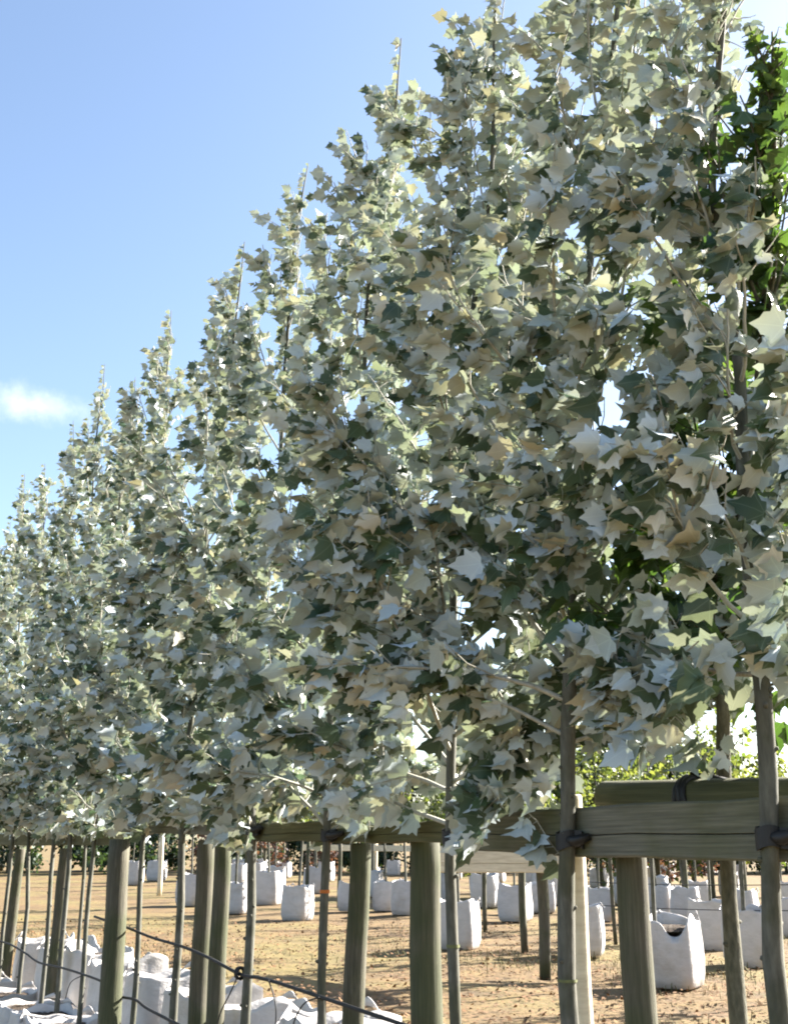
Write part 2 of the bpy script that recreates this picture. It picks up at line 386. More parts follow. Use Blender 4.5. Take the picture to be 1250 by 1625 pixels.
# ------------------------------------------------------------------ growing a tree
def unit(v): return v / (np.linalg.norm(v) + 1e-9)
def grow(seed, path, rad, zb, spread=0.66, nb=24, leaf=0.097, dense=2.35, wind=(-1.0, .12, .05), face=None, shade=0.80, bare=0.0, keep=None, ang=(66, 22), gravity=.45):
    """path: trunk points base..tip. Returns branches (path, radii) and leaves."""
    r = np.random.default_rng(seed)
    path = np.array(path); zt = path[-1][2]
    def at(z):
        i = np.searchsorted(path[:, 2], z) - 1; i = min(max(i, 0), len(path) - 2)
        f = (z - path[i][2]) / (path[i + 1][2] - path[i][2] + 1e-9)
        return path[i] * (1 - f) + path[i + 1] * f, np.interp(z, path[:, 2], rad)
    wind = np.array(wind); face = N * 1.0 + np.array([0, 0, .75]) if face is None else np.array(face)
    branches, L = [], []
    def put(p, d, s, h):
        t = .45 * unit(d) + wind * r.uniform(.6, 1.2) + np.array([0, 0, -gravity * r.uniform(.3, 1.5)]) + r.normal(0, .30, 3)
        nn = face + r.normal(0, shade * (1.42 - .68 * h), 3)
        L.append((p, t, nn, s))
    for k in range(nb):
        h = (k + r.uniform(-.3, .3)) / nb; h = min(max(h, 0.0), .97); hb = h
        z = zb + (zt - zb) * (h ** 1.3) * .93
        p0, rt = at(z)
        az = k * 2.39996 + r.uniform(-.5, .5)
        a0 = R(ang[0] * (1 - h) + ang[1] * h) * r.uniform(.8, 1.15)
        Rr = spread * ((1 - h) ** .66) * 1.05 * r.uniform(.75, 1.2) * min(1, (1 - h) / .30 + .12) + .07
        if h < .08: Rr *= .8
        if keep is not None and math.cos(az) * keep[0] + math.sin(az) * keep[1] < -.25: Rr *= .66
        ln = Rr / max(.35, math.sin(a0)) * 1.05
        hd = np.array([math.cos(az), math.sin(az), 0]); d = hd * math.sin(a0) + np.array([0, 0, math.cos(a0)])
        n_ = 7; pts = [p0.copy()]; dd = d.copy()
        for i in range(n_):
            dd = unit(dd + np.array([0, 0, .10 if h > .12 else -.02]) + r.normal(0, .10, 3))
            pts.append(pts[-1] + dd * ln / n_)
        pts = np.array(pts); r0 = max(.0035, min(rt * .5, .004 + .0065 * ln))
        br = [(pts, np.linspace(r0, .0022, n_ + 1))]
        step = .065 / dense; q = .22 * ln + bare * (1 - h) * .2
        while q < ln:
            u = q / ln * n_; i = min(int(u), n_ - 1); pp = pts[i] + (pts[i + 1] - pts[i]) * (u - i)
            tang = unit(pts[i + 1] - pts[i]); side = unit(np.cross(tang, r.normal(0, 1, 3)))
            sz = leaf * r.uniform(.72, 1.18) * (1 - .46 * h) * (1 - .22 * q / ln)
            put(pp, tang * .6 + side, sz, h)
            if r.random() < .62 and q < ln * .88:
                tl = r.uniform(.10, .30) * (1 - .5 * h) * spread / .62; td = unit(tang * .8 + side * r.uniform(.6, 1.1) + np.array([0, 0, .1]))
                m = 4; tp = [pp]
                for _ in range(m): td = unit(td + r.normal(0, .14, 3)); tp.append(tp[-1] + td * tl / m)
                br.append((np.array(tp), np.linspace(.003, .0013, m + 1)))
                c = max(2, int(tl / .055 * dense))
                for e in range(c):
                    w_ = (e + 1) / c * m; ii = min(int(w_), m - 1); pq = tp[ii] + (tp[ii + 1] - tp[ii]) * (w_ - ii)
                    put(pq, td + r.normal(0, .7, 3), leaf * r.uniform(.6, 1.08) * (1 - .38 * h), h)
            q += step * r.uniform(.7, 1.3) * (1 + .2 * h)
        branches.append(br)
    z = zt - 1.25                                               # the leader's own leaves
    while z < zt:
        p0, _ = at(z); h = 1 - (zt - z) / (zt - zb)
        put(p0, r.normal(0, 1, 3) * np.array([1, 1, .3]) + np.array([0, 0, .4]), leaf * r.uniform(.55, .9) * (.85 - .35 * max(0, 1 - (zt - z))), h)
        z += r.uniform(.013, .034)
    return branches, L
def wob(path, amp, seed, n=16):
    """resample a polyline of waypoints into n points with a slight wander"""
    r = np.random.default_rng(seed); P = np.array(path, float)
    t = np.linspace(0, 1, len(P)); tt = np.linspace(0, 1, n)
    Q = np.stack([np.interp(tt, t, P[:, i]) for i in range(3)], -1)
    for i in (0, 1):
        ph = r.uniform(0, 6.28, 3)
        Q[:, i] += amp * np.sin(math.pi * np.minimum(1, tt * 1.0)) * (np.sin(tt * 9 + ph[0]) + .6 * np.sin(tt * 21 + ph[1]))
    return Q

LABELS_SILVER = []
TREES = []          # dicts collected first, leaves built after visibility ranking
def silver_tree(px, base_y, d, tip, r_mm, zb_px, label, seed, way=(), spread=.66, nb=26, zbz=None, group='silver leaved trees tied along the wooden rail', keep=None):
    p1 = hit(px, base_y, d)
    s = p1.dot(U); base = row_pt(d, s, 0.06)
    pts = [base, p1] if p1[2] > 0.3 else [base]
    for w in way: pts.append(hit(w[0], w[1], d))
    tp = hit(tip[0], tip[1], d); pts.append(tp)
    # resample by height so the wander is even
    pz = np.array(pts); zz = np.linspace(base[2], tp[2], 22)
    Q = np.stack([np.interp(zz, pz[:, 2], pz[:, 0]), np.interp(zz, pz[:, 2], pz[:, 1]), zz], -1)
    rr = np.random.default_rng(seed)
    a, b = rr.uniform(0, 6.28, 2)
    k = np.clip((zz - 1.7) / 2.0, 0, 1)
    Q[:, 0] += .022 * k * np.sin(zz * 2.9 + a) + .006 * np.sin(zz * 6 + b) * np.clip(zz, 0, 1); Q[:, 1] += .022 * k * np.sin(zz * 3.3 + b)
    h = (zz - zz[0]) / (zz[-1] - zz[0])
    rad = r_mm / 1000 * (1 - h) ** .75 + .0025
    rad[0] *= 1.25
    zb = (hit(px, zb_px, d)[2] - (.10 if zb_px > 1260 else 0)) if zbz is None else zbz
    br, L = grow(seed, Q, rad, zb, spread=spread, nb=nb, keep=keep)
    TREES.append(dict(base=base, path=Q, rad=rad, br=br, L=L, label=label, seed=seed, group=group, d=d, s=s))

GN = 'silver leaved tree'
silver_tree(1222, 1450, D, (1166, -230), 29, 1085, 'silver leaved tree nearest the right edge, forking above the rail with a black tie', 101, way=[(1226, 1330), (1208, 1090), (1188, 900), (1163, 600), (1136, 330), (1155, 60)], spread=.52, nb=34, keep=(U[0], U[1]))
silver_tree(898, 1450, D, (985, -215), 30, 1180, 'silver leaved tree whose trunk crosses the widest board beside the bare round post, black tie', 102, way=[(898, 1200), (905, 1050), (925, 700), (960, 200)], spread=.72, nb=43 )
silver_tree(717, 1450, D, (797, -60), 22, 1275, 'silver leaved tree with dark trunk just right of the thickest mossy post', 103, way=[(716, 1330), (712, 1100), (735, 700)], spread=.76, nb=46 )
silver_tree(514, 1450, D, (632, 62), 20, 1290, 'silver leaved tree with an orange mark on its trunk, left of the slim grey post', 104, way=[(516, 1330), (530, 1100)], spread=.70, nb=43 )
silver_tree(397, 1450, D, (484, 262), 25, 1295, 'silver leaved tree whose trunk carries the knot in the black pipe', 105, way=[(400, 1310), (415, 1000)], spread=.66, nb=41 )
silver_tree(285, 1450, D, (386, 385), 24, 1300, 'silver leaved tree with dark trunk close left of the two paired posts', 106, way=[(290, 1310), (310, 1000)], spread=.66, nb=41 )
silver_tree(222, 1450, D, (268, 492), 17, 1305, 'silver leaved tree with thin trunk just right of the thick leaning post by the bags', 107, way=[(227, 1310)], spread=.64, nb=41 )
silver_tree(139, 1450, D, (212, 598), 17, 1310, 'silver leaved tree with slim trunk just left of the thick leaning post by the bags', 108, way=[(150, 1320)], spread=.60, nb=38 )
silver_tree(103, 1450, D, (163, 578), 19, 1312, 'silver leaved tree with curved leaning trunk in front of the tall white bags', 109, way=[(112, 1320)], spread=.60, nb=38 )
silver_tree(78, 1450, D, (118, 668), 18, 1315, 'silver leaved tree, third trunk from the left edge, in the low soil filled bags', 110, way=[(86, 1320)], spread=.60, nb=38 )
silver_tree(42, 1450, D, (74, 735), 18, 1318, 'silver leaved tree, second trunk from the left edge, in the low soil filled bags', 111, way=[(47, 1320)], spread=.60, nb=38 )
silver_tree(8, 1450, D, (42, 752), 18, 1320, 'silver leaved tree at the left edge, last full trunk of the front row', 112, way=[(20, 1330)], spread=.60, nb=38 )
for i, (ds, lab) in enumerate([(12.6, 'silver leaved tree at the far left, only its branch tips showing in the frame'), (13.5, None), (14.5, None), (15.4, None)]):
    q = row_pt(D, ds, 1.2); x_, y_, _ = project(q); t_ = row_pt(D, ds - .05, 5.4 + .15 * math.sin(i * 2.2)); tx, ty, _ = project(t_)
    silver_tree(x_, y_, D, (tx, ty), 18, 0, 'silver leaved trees continuing the row past the left edge', 120 + i, spread=.56, zbz=1.75, nb=22)
# trees of the same row that stand behind the rail, in the tall bags
silver_tree(129, 1450, D + .37, (205, 640), 15, 1310, 'silver leaved tree with the thinnest trunk, behind the rail left of the thick leaning post', 132, way=[(136, 1320)], spread=.56, nb=32)

# the green tree behind the rail at the right edge
gp = [row_pt(D + .42, hit(1157, 1450, D + .42).dot(U), 0.05)] + [hit(a, b, D + q) for a, b, q in [(1157, 1450, .42), (1150, 1240, .42), (1143, 1150, .42), (1165, 900, .33), (1205, 600, .12), (1228, 300, .05), (1225, 50, .05)]]
gp = np.array(gp); gz = np.linspace(gp[0][2], gp[-1][2], 20)
GQ = np.stack([np.interp(gz, gp[:, 2], gp[:, 0]), np.interp(gz, gp[:, 2], gp[:, 1]), gz], -1)
GR = .030 * (1 - (gz - gz[0]) / (gz[-1] - gz[0])) ** .7 + .003
gbr, gL = grow(77, GQ, GR, hit(1150, 1120, D + .42)[2], spread=.40, nb=50, leaf=.105, wind=(-.25, .05, 0), face=(0.1, -.3, .9), shade=.75, dense=1.7)

# rank the leaves by how much of the picture they hold
allL = []
for ti, T in enumerate(TREES):
    L = T['L']; T['pos'] = np.array([l[0] for l in L]); T['size'] = np.array([l[3] for l in L])
    T['F'] = frames(np.array([l[1] for l in L]), np.array([l[2] for l in L]))
    T['var'] = np.random.default_rng(T['seed'] + 9).integers(0, len(LOBED), len(L))
    T['vis'] = np.zeros(len(L))
    c = T['pos'] + T['F'][:, :, 1] * (T['size'] * .8)[:, None]
    x, y, dd = project(c)
    fx = np.abs(T['F'][:, :, 2] @ np.array([0, cp, sp_]))
    for i in range(len(L)):
        if -20 < x[i] < W + 20 and -20 < y[i] < H + 20: allL.append((dd[i], ti, i, x[i], y[i], F * T['size'][i] / dd[i], fx[i]))
allL.sort()
CELL = 7; occ = np.zeros((H // CELL + 2, W // CELL + 2), bool)
for dd, ti, i, x, y, s, f in allL:
    hw = s * .42 * (.35 + .65 * f)
    x0, x1 = int(max(0, x - hw) / CELL), int(min(W, max(0, x + hw)) / CELL); y0, y1 = int(max(0, y - hw) / CELL), int(min(H, max(0, y + hw)) / CELL)
    sub = occ[y0:y1 + 1, x0:x1 + 1]
    free = (~sub).sum(); sub[:] = True
    TREES[ti]['vis'][i] = free / max(1, sub.size) * s * s * (.3 + f)

LEAF_MESH = [tri_mesh('leaf', P, T, M['silver'], smooth=True, xy=P * np.array([1, 1, 0])) for P, T in LOBED]
LEAF_GREEN = [tri_mesh('leaf', P, T, M['green'], smooth=True, xy=P * np.array([1, 1, 0])) for P, T in LOBED]
def rel(base): return np.asarray(base, float)
def plant(name, base, path, rad, br, label, cat, group, bark, twig, n_side=10):
    e = empty(name, tuple(base)); setp(e, label, cat, group)
    mb = MB(); mb.tube(path - base, rad, n_side, seed=1, rough=.18); 
    rn = np.random.default_rng(int(abs(base[0] * 1000)) + 3)
    for _ in range(16):
        z_ = rn.uniform(.55, 2.3); c_ = np.array([np.interp(z_, path[:, 2], path[:, i_]) for i_ in (0, 1)] + [z_]) - base; r_ = np.interp(z_, path[:, 2], rad)
        a_ = rn.uniform(0, 6.28); d_ = np.array([math.cos(a_), math.sin(a_), .35])
        mb.tube([c_ + d_ * r_ * .8, c_ + d_ * (r_ + rn.uniform(.004, .011))], [.008, .005], 6)
    tr = mb.build('trunk', bark, e)
    for b in br:
        mb = MB()
        for j, (p, r_) in enumerate(b): mb.tube(p - base, r_, 5 if j == 0 else 4, caps=False)
        mb.build('branch', twig, e)
    return e, tr
def leaves_on(e, base, pos, Fm, size, var, vis, n_obj, meshes, temps, mat):
    order = np.argsort(-vis); own = [k for k in order[:n_obj] if vis[k] > 0]
    for k in own:
        o = bpy.data.objects.new('leaf', meshes[var[k]]); COL.objects.link(o); o.parent = e
        m = Matrix(((Fm[k] * size[k]).tolist())).to_4x4(); m.translation = Vector(pos[k] - base)
        o.matrix_local = m
    rest = np.setdiff1d(np.arange(len(pos)), np.array(own, int))
    if len(rest):
        V, T, X = leaf_soup(pos[rest] - base, Fm[rest], size[rest], var[rest], temps)
        f = link('foliage', tri_mesh('foliage', V, T, mat, smooth=True, xy=X), e); f['kind'] = 'stuff'
for T in TREES:
    dist = T['s']
    e, tr = plant('silver_tree', T['base'], T['path'], T['rad'], T['br'], T['label'], 'tree', T['group'], M['bark'], M['twig'])
    T['obj'] = e; NLEAF = globals().get('NLEAF', 0) + len(T['pos'])
    n_obj = 290 if dist < 6.6 else (150 if dist < 11.9 else 40)
    leaves_on(e, T['base'], T['pos'], T['F'], T['size'], T['var'], T['vis'], n_obj, LEAF_MESH, LOBED, M['silver'])
e, tr = plant('green_tree', GQ[0], GQ, GR, gbr, 'dark trunked tree with bright green leaves behind the log at the right edge', 'tree', None, M['rough_bark'], M['rough_bark'])
gpos = np.array([l[0] for l in gL]); gF = frames(np.array([l[1] for l in gL]), np.array([l[2] for l in gL])); gs = np.array([l[3] for l in gL])
x, y, dd = project(gpos); gv = ((x > 0) & (x < W + 10) & (y > -10) & (y < H)) * gs / dd
leaves_on(e, GQ[0], gpos, gF, gs, np.random.default_rng(3).integers(0, 7, len(gs)), gv, 295, LEAF_GREEN, LOBED, M['green'])

print('LEAVES', NLEAF)
# ------------------------------------------------------------------ rail, log, posts of the near row
def board(name, d0, pa, pb, thick, mat, label, cat='rail', s_ext=(0, 0), dip=0.0, seed=0, group=None):
    """pa, pb = (px, y_top, y_bottom) at the two ends, on the plane d0 (front face)"""
    ends = []
    for px, yt, yb in (pa, pb):
        a, b = hit(px, yt, d0), hit(px, yb, d0); ends.append((a.dot(U), a[2], b[2]))
    (s0, t0, b0), (s1, t1, b1) = ends
    def lin(s): f = (s - s0) / (s1 - s0); return t0 + (t1 - t0) * f, b0 + (b1 - b0) * f
    sa, sb = s0 + s_ext[0], s1 + s_ext[1]
    r = random.Random(seed); n = 14; V, Fs = [], []
    prof = [(0, .04), (0, .39 + .03 * (seed % 3)), (.14, .405 + .03 * (seed % 3)), (0, .42 + .03 * (seed % 3)), (0, .96), (.10, 1.0), (.88, .99), (1.0, .9), (1.0, .1), (.88, .01), (.10, 0.0)]
    org = row_pt(d0, (sa + sb) / 2, 0); zc = (lin((sa + sb) / 2)[0] + lin((sa + sb) / 2)[1]) / 2
    for i in range(n + 1):
        f = i / n; s = sa + (sb - sa) * f; zt, zb = lin(s)
        jt, jb = r.uniform(-.004, .004), r.uniform(-.004, .004)
        for (u, v) in prof:
            V.append((s - (sa + sb) / 2, -u * thick * (1 + .06 * r.uniform(-1, 1) * (u > 0)), (zb + jb) + (zt + jt - zb - jb) * v - zc))
    m = len(prof)
    for i in range(n):
        for j in range(m): Fs.append((i * m + j, i * m + (j + 1) % m, (i + 1) * m + (j + 1) % m, (i + 1) * m + j))
    Fs += [tuple(range(m))[::-1], tuple(n * m + j for j in range(m))]
    me = mesh_from(name, V, Fs, mat, False)
    o = link(name, me); o.location = (org[0], org[1], zc); o.rotation_euler = (0, 0, math.atan2(U[1], U[0]))
    setp(o, label, cat, group)
    # local -y must point across the row, away from the camera
    return o
RF = D + .034
board('wooden_rail', RF, (1250, 1262, 1372), (742, 1291, 1352), .075, M['rail'], 'widest grey timber rail board, at the right in front of the bare round post', s_ext=(-1.0, 0), seed=1)
board('wooden_rail', RF + .01, (728, 1300, 1338), (524, 1316, 1338), .07, M['log'], 'short mossy rail between the orange marked trunk and the thickest post', s_ext=(0, 0), seed=2)
board('wooden_rail', RF, (516, 1304, 1336), (352, 1308, 1336), .07, M['log'], 'mossy rail under the leaves between the slim grey post and the paired posts', seed=3)
board('wooden_rail', RF, (340, 1303, 1326), (186, 1300, 1320), .07, M['rail'], 'grey brown rail joining the paired posts to the thick leaning post', seed=4)
board('wooden_rail', RF, (180, 1324, 1342), (20, 1324, 1342), .07, M['log'], 'dark mossy rail left of the thick leaning post', s_ext=(0, 3.5), seed=5)
# the log on the back of the posts
LD = D + .29
la, lb = hit(962, 1267, LD), hit(1250, 1266, LD); lu = (la - lb) / np.linalg.norm(la - lb)
lb2 = lb - lu * .9; ra = abs(hit(962, 1240, LD)[2] - la[2]); rb_ = abs(hit(1250, 1234, LD)[2] - lb[2])
mid = (la + lb2) / 2
mb = MB(); k = 16
mb.tube([np.array([(i / k - .5) * np.linalg.norm(la - lb2), 0, 0]) for i in range(k + 1)], [(rb_ * 1.0) + (ra - rb_) * i / k for i in range(k + 1)], 14, seed=4, rough=.05)
lo = mb.build('log_rail', M['log']); lo.location = mid
lo.rotation_euler = Vector(tuple(la - lb2)).to_track_quat('X', 'Z').to_euler()
setp(lo, 'round mossy log lashed behind the widest rail board, its sawn end showing', 'log')

def post(px, r_mm, top_z, label, d=None, lean=0.0, seed=0, mat='post', base_y=1450, name='wooden_post', cat='post', group=None, px_top=None):
    d = RF + .085 + r_mm / 1000 if d is None else d
    p = hit(px, base_y, d); s = p.dot(U); b = row_pt(d, s, 0); x1 = hit(px_top[0], px_top[1], d) if px_top else None
    r = random.Random(seed); k = 12; pts = []
    for i in range(k + 1):
        z = top_z * i / k
        sh = 0.0
        if x1 is not None: sh = (x1.dot(U) - s) / (x1[2] - p[2]) * (z - p[2])
        pts.append(U * sh + np.array([.002 * math.sin(i * 1.3 + seed), .002 * math.cos(i * 1.7 + seed), z]))
    mb = MB(); rd = [r_mm / 1000 * (1.05 - .10 * i / k + .03 * (r.random() - .5)) for i in range(k + 1)]
    pts.append(pts[-1] + np.array([0, 0, .006])); rd.append(rd[-1] * .86)
    mb.tube(pts, rd, 16, seed=seed, rough=.04)
    o = mb.build(name, M[mat]); o.location = tuple(b); setp(o, label, cat, group)
    return o
post(1006, 49, hit(1012, 1288, D + .17)[2], 'bare round grey post right of centre, rising above the widest rail board', seed=11)
post(917, 34, 1.78, 'pale slim post close behind the trunk on the widest board', d=D + .22, seed=19, mat='pale_rail')
post(675, 64, 1.67, 'thickest mossy round post in the near row', seed=12)
post(568, 49, 1.63, 'slim grey round post right of the orange marked trunk', seed=13, px_top=(573, 1345))
post(349, 50, 1.68, 'right one of two paired mossy posts', seed=14, px_top=(355.5, 1320))
post(322, 54, 1.66, 'left one of two paired mossy posts', seed=15, px_top=(328.5, 1330))
post(183.5, 70, 1.67, 'thick leaning post standing before the tall white bags', d=D - .12, seed=16, px_top=(190.5, 1330))
post(94, 52, 1.62, 'thin post behind the curved leaning trunk, left of the thick leaning post', seed=17, px_top=(106, 1330))
post(20, 52, 1.62, 'thin post nearest the left edge behind the low bags', seed=18, px_top=(33, 1345))

# ------------------------------------------------------------------ black ties
def trunk_at(T, z):
    P = T['path']; return np.array([np.interp(z, P[:, 2], P[:, 0]), np.interp(z, P[:, 2], P[:, 1]), z]), np.interp(z, P[:, 2], T['rad'])
def tie(c, r, back, height, label, tail=.10, seed=0):
    """flat rubber band looped round a trunk and nailed to the timber behind it"""
    V, Fs = [], []; n = 26; r1 = r + .005
    rr = random.Random(seed)
    for i in range(n):
        th = 2 * math.pi * i / n; a, b = math.cos(th), math.sin(th)
        x = a * r1 * (1.0 + (.75 if b > .2 else 0) * abs(a)); y = b * r1 if b < 0 else b * back
        o_ = np.array([U[0] * x + N[0] * y, U[1] * x + N[1] * y, .006 * math.sin(th * 2 + seed)])
        q = np.array([U[0] * a + N[0] * b, U[1] * a + N[1] * b, 0]) * .006
        for dz, e in ((-height / 2, 0), (height / 2, 0), (height / 2, 1), (-height / 2, 1)): V.append(o_ + q * e + np.array([0, 0, dz]))
    for i in range(n):
        for j in range(4): Fs.append((i * 4 + j, i * 4 + (j + 1) % 4, ((i + 1) % n) * 4 + (j + 1) % 4, ((i + 1) % n) * 4 + j))
    e = empty('tree_tie', tuple(c)); setp(e, label, 'tie')
    link('loop', mesh_from('loop', V, Fs, M['rubber'], False), e)
    mb = MB(); w = tail                                       # the crossed tail held flat on the timber
    st = np.array([U[0] * -r1 * .6, U[1] * -r1 * .6, 0]) - N * (r1 * .4)
    en = -U * (r1 + w) + N * (back * .55) + np.array([0, 0, .01])
    mb.tube([st, (st + en) / 2 - N * .012 + np.array([0, 0, -.006]), en], [height * .30, height * .36, height * .22], 8, seed=seed, rough=.3)
    mb.build('knot', M['rubber'], e)
tie_specs = [(0, 1330, .040, .05, 'black rubber tie round the trunk nearest the right edge', .05), (1, 1334, .045, .05, 'black rubber tie round the trunk on the widest board', .05),
             (2, 1328, .045, .045, 'black rubber tie round the trunk beside the thickest post', .04), (3, 1326, .04, .045, 'black rubber tie round the orange marked trunk', .09),
             (4, 1318, .045, .045, 'black rubber tie round the trunk with the pipe knot', .05)]
for i, py, back, hh, lab, tail in tie_specs:
    T = TREES[i]; px = project(trunk_at(T, 1.66)[0])[0]; z = hit(px, py, D)[2]; c, r = trunk_at(T, z)
    tie(c, r, back, hh, lab, tail, i)
# lashing round the log
lc = hit(1097, 1266.5, LD); rb_ = rb_ * .55 + ra * .45; mb = MB(); V = []
e = empty('log_lashing', tuple(lc)); setp(e, 'black rubber lashing wound round the mossy log beside the dark trunk', 'lashing')
for q in range(3):
    pts = []
    for i in range(15):
        th = 2 * math.pi * i / 14; rr_ = rb_ + .005 + .003 * math.sin(q * 2)
        pts.append(U * ((q - 1) * .024 + .012 * math.sin(th + q)) + N * (math.cos(th) * rr_) + np.array([0, 0, math.sin(th) * rr_]))
    mb = MB(); mb.tube(pts, [.010] * 15, 6, caps=False); mb.build('strand', M['rubber'], e)
mb = MB(); mb.tube([np.array([0, 0, rb_ + .01]), -U * .05 + np.array([0, 0, rb_ + .004]) + N * .05, -U * .10 + np.array([0, 0, rb_ * .7]) + N * .10], [.014, .012, .010], 6); mb.build('tail', M['rubber'], e)

# painted marks on trunks: thin rings
def ring_mark(T, py, mat, label, w=.008):
    px = project(trunk_at(T, 1.2)[0])[0]; z = hit(px, py, D)[2]; c, r = trunk_at(T, z)
    mb = MB(); mb.tube([c + np.array([0, 0, -w]) - T['base'], c + np.array([0, 0, w]) - T['base']], [r * 1.10 + .0012] * 2, 12, caps=False)
    o = mb.build('paint_ring', mat, T['obj']); o['label'] = label
M['orange'] = surf_mat('orange_paint', [(0.3, (.40, .10, .02)), (0.7, (.5, .16, .03))], scale=(60, 60, 60), bump=0.1)
ring_mark(TREES[3], 1415, M['orange'], 'small orange ring on the trunk', .007)
ring_mark(TREES[1], 1556, M['paint'], 'small yellow green ring on the trunk', .004)
ring_mark(TREES[2], 1502, M['paint'], 'small yellow green ring on the trunk', .005)

# ------------------------------------------------------------------ white grow bags
def rsq(th, n=7.0):
    c, s = math.cos(th), math.sin(th)
    return 1.0 / ((abs(c) ** n + abs(s) ** n) ** (1.0 / n))
def soft_rim(seed, peak):
    r = random.Random(seed * 7 + 1); a, b, c = (r.uniform(0, 6.28) for _ in range(3))
    return lambda th: .012 * math.sin(2 * th + a) + .008 * math.sin(6 * th + b) + peak * max(0, math.sin(th + c)) ** 9
def bag_parts(w, h, seed, rim=None, seg=40, handles=2, hh=.05, crump=.03, cr=1.0):
    """unit-built bag meshes: body with a folded rim and inner wall, soil, handle loops"""
    r = random.Random(seed); ph = [r.uniform(0, 6.28) for _ in range(6)]
    rim = rim or (lambda th: .02 * math.sin(2 * th + ph[0]) + .020 * math.sin(5 * th + ph[1]) + .009 * math.sin(11 * th + ph[2]) + crump * max(0, math.sin(2 * th + ph[3])) ** 3 + .012 * abs(math.sin(2 * th)) ** 3)
    hw = w / 2; V, Fs = [], []
    rows = [(0.0, .86, 0), (.02, .95, 0), (.18, 1.03, 0), (.42, 1.055, 0), (.68, 1.03, 0), (.88, .985, .30), (.97, .97, .8), (1.0, .965, 1), (1.0, .93, 1), (.965, .86, .9), (.91, .80, .5), (.80, .80, .2)]
    for ri, (fz, fr, rm) in enumerate(rows):
        for j in range(seg):
            th = 2 * math.pi * j / seg; q = rsq(th)
            crease = .012 * math.sin(9 * th + ph[2] + fz * 5) + .010 * math.sin(17 * th + ph[3] - fz * 7) + .012 * math.sin(3 * th + fz * 9 + ph[4])
            rad = hw * fr * q * (1 + cr * crease * (1.0 if .1 < fz else .3))
            V.append((rad * math.cos(th), rad * math.sin(th), fz * h + rm * rim(th) + .006 * math.sin(7 * th + ph[5]) * rm))
    for i in range(len(rows) - 1):
        for j in range(seg):
            j2 = (j + 1) % seg; Fs.append((i * seg + j, i * seg + j2, (i + 1) * seg + j2, (i + 1) * seg + j))
    body = mesh_from('bag_body', V, Fs, M['bag'])
    V, Fs = [(0, 0, h * .95)], []
    rings = [(.35, .02), (.7, .0), (.915, -.05)]
    for f, dz in rings:
        for j in range(seg):
            th = 2 * math.pi * j / seg; rad = hw * f * rsq(th)
            V.append((rad * math.cos(th), rad * math.sin(th), h * (.93 + dz) + r.uniform(-.008, .008)))
    for j in range(seg): Fs.append((0, 1 + j, 1 + (j + 1) % seg))
    for i in range(2):
        for j in range(seg):
            j2 = (j + 1) % seg; Fs.append((1 + i * seg + j, 1 + (i + 1) * seg + j, 1 + (i + 1) * seg + j2, 1 + i * seg + j2))
    soil = mesh_from('soil', V, Fs, M['soil'])
    hs = []
    for q in range(handles):
        th = math.pi / 4 + q * math.pi / 2 + r.uniform(-.2, .2); c = np.array([math.cos(th), math.sin(th), 0]) * hw * rsq(th) * .95
        tn = np.array([-math.sin(th), math.cos(th), 0]); lean = np.array([math.cos(th), math.sin(th), 0]) * r.uniform(-.5, .5)
        Vh, Fh = [], []; k = 9; skew = r.uniform(-.06, .06); hk = hh * r.uniform(.7, 1.3)
        for i in range(k):
            a = math.pi * i / (k - 1)
            p = c + tn * (math.cos(a) * (.085 - .03 * math.sin(a)) + skew * math.sin(a)) + np.array([0, 0, h * .95 + .02 + hk * math.sin(a)]) + lean * hk * math.sin(a)
            o_ = np.array([math.cos(th), math.sin(th), 0])
            for sgn, t2 in ((-1, -1), (1, -1), (1, 1), (-1, 1)): Vh.append(p + o_ * .003 * sgn + (tn * math.cos(a) * -.9 + np.array([0, 0, 1]) * (.25 + .75 * math.sin(a))) * .021 * t2)
        for i in range(k - 1):
            for j in range(4): Fh.append((i * 4 + j, i * 4 + (j + 1) % 4, (i + 1) * 4 + (j + 1) % 4, (i + 1) * 4 + j))
        hs.append(mesh_from('handle', Vh, Fh, M['bag']))
    return body, soil, hs
BAGS = [bag_parts(.62, .72, 31 + i) for i in range(4)]
def bag(p, rz, label, parts, sc=(1, 1, 1), group=None, name='grow_bag'):
    e = empty(name, tuple(p), rz); e.scale = sc; setp(e, label, 'grow bag', group)
    b, s_, hs = parts
    link('bag_body', b, e); link('soil', s_, e)
    for h in hs: link('handle', h, e)
    return e
rb = random.Random(8)
# tall bags behind the rail of the near row
TALL = [(4.55, 'tall white bag at bottom centre left, rim and loop just showing under the black pipe'), (5.35, 'tall white bag with a crumpled rim below the paired posts'),
        (6.25, 'tall white bag with raised loop between the thin trunk and the paired posts'), (7.15, 'tall white bag partly behind the thick leaning post'),
        (8.05, 'tall white bag just left of the thick leaning post, grey side towards us'), (9.0, 'tall white bag behind the curved leaning trunk'),
        (9.9, 'tall white bag behind the third trunk from the left edge'), (10.9, 'tall white bag between the first two trunks at the left edge'), (11.9, 'tall white bag cut by the left edge')]
for i, (s_, lab) in enumerate(TALL):
    bag(row_pt(D + .56, s_, 0), ROW + rb.uniform(-.12, .12), lab, bag_parts(.53, .75, 60 + i, hh=.06, handles=2, seg=72, cr=.45, rim=soft_rim(60 + i, .07)), sc=(1, 1, 1 + rb.uniform(-.04, .08)), group='tall white bags behind the rail')
for s_, lab in ((1.6, 'tall white bags below the bottom edge of the picture'), (2.6, None), (3.6, None)):
    bag(row_pt(D + .58, s_, 0), ROW, 'tall white bags below the bottom edge of the picture', BAGS[0], sc=(.95, .95, 1), group='tall white bags behind the rail')
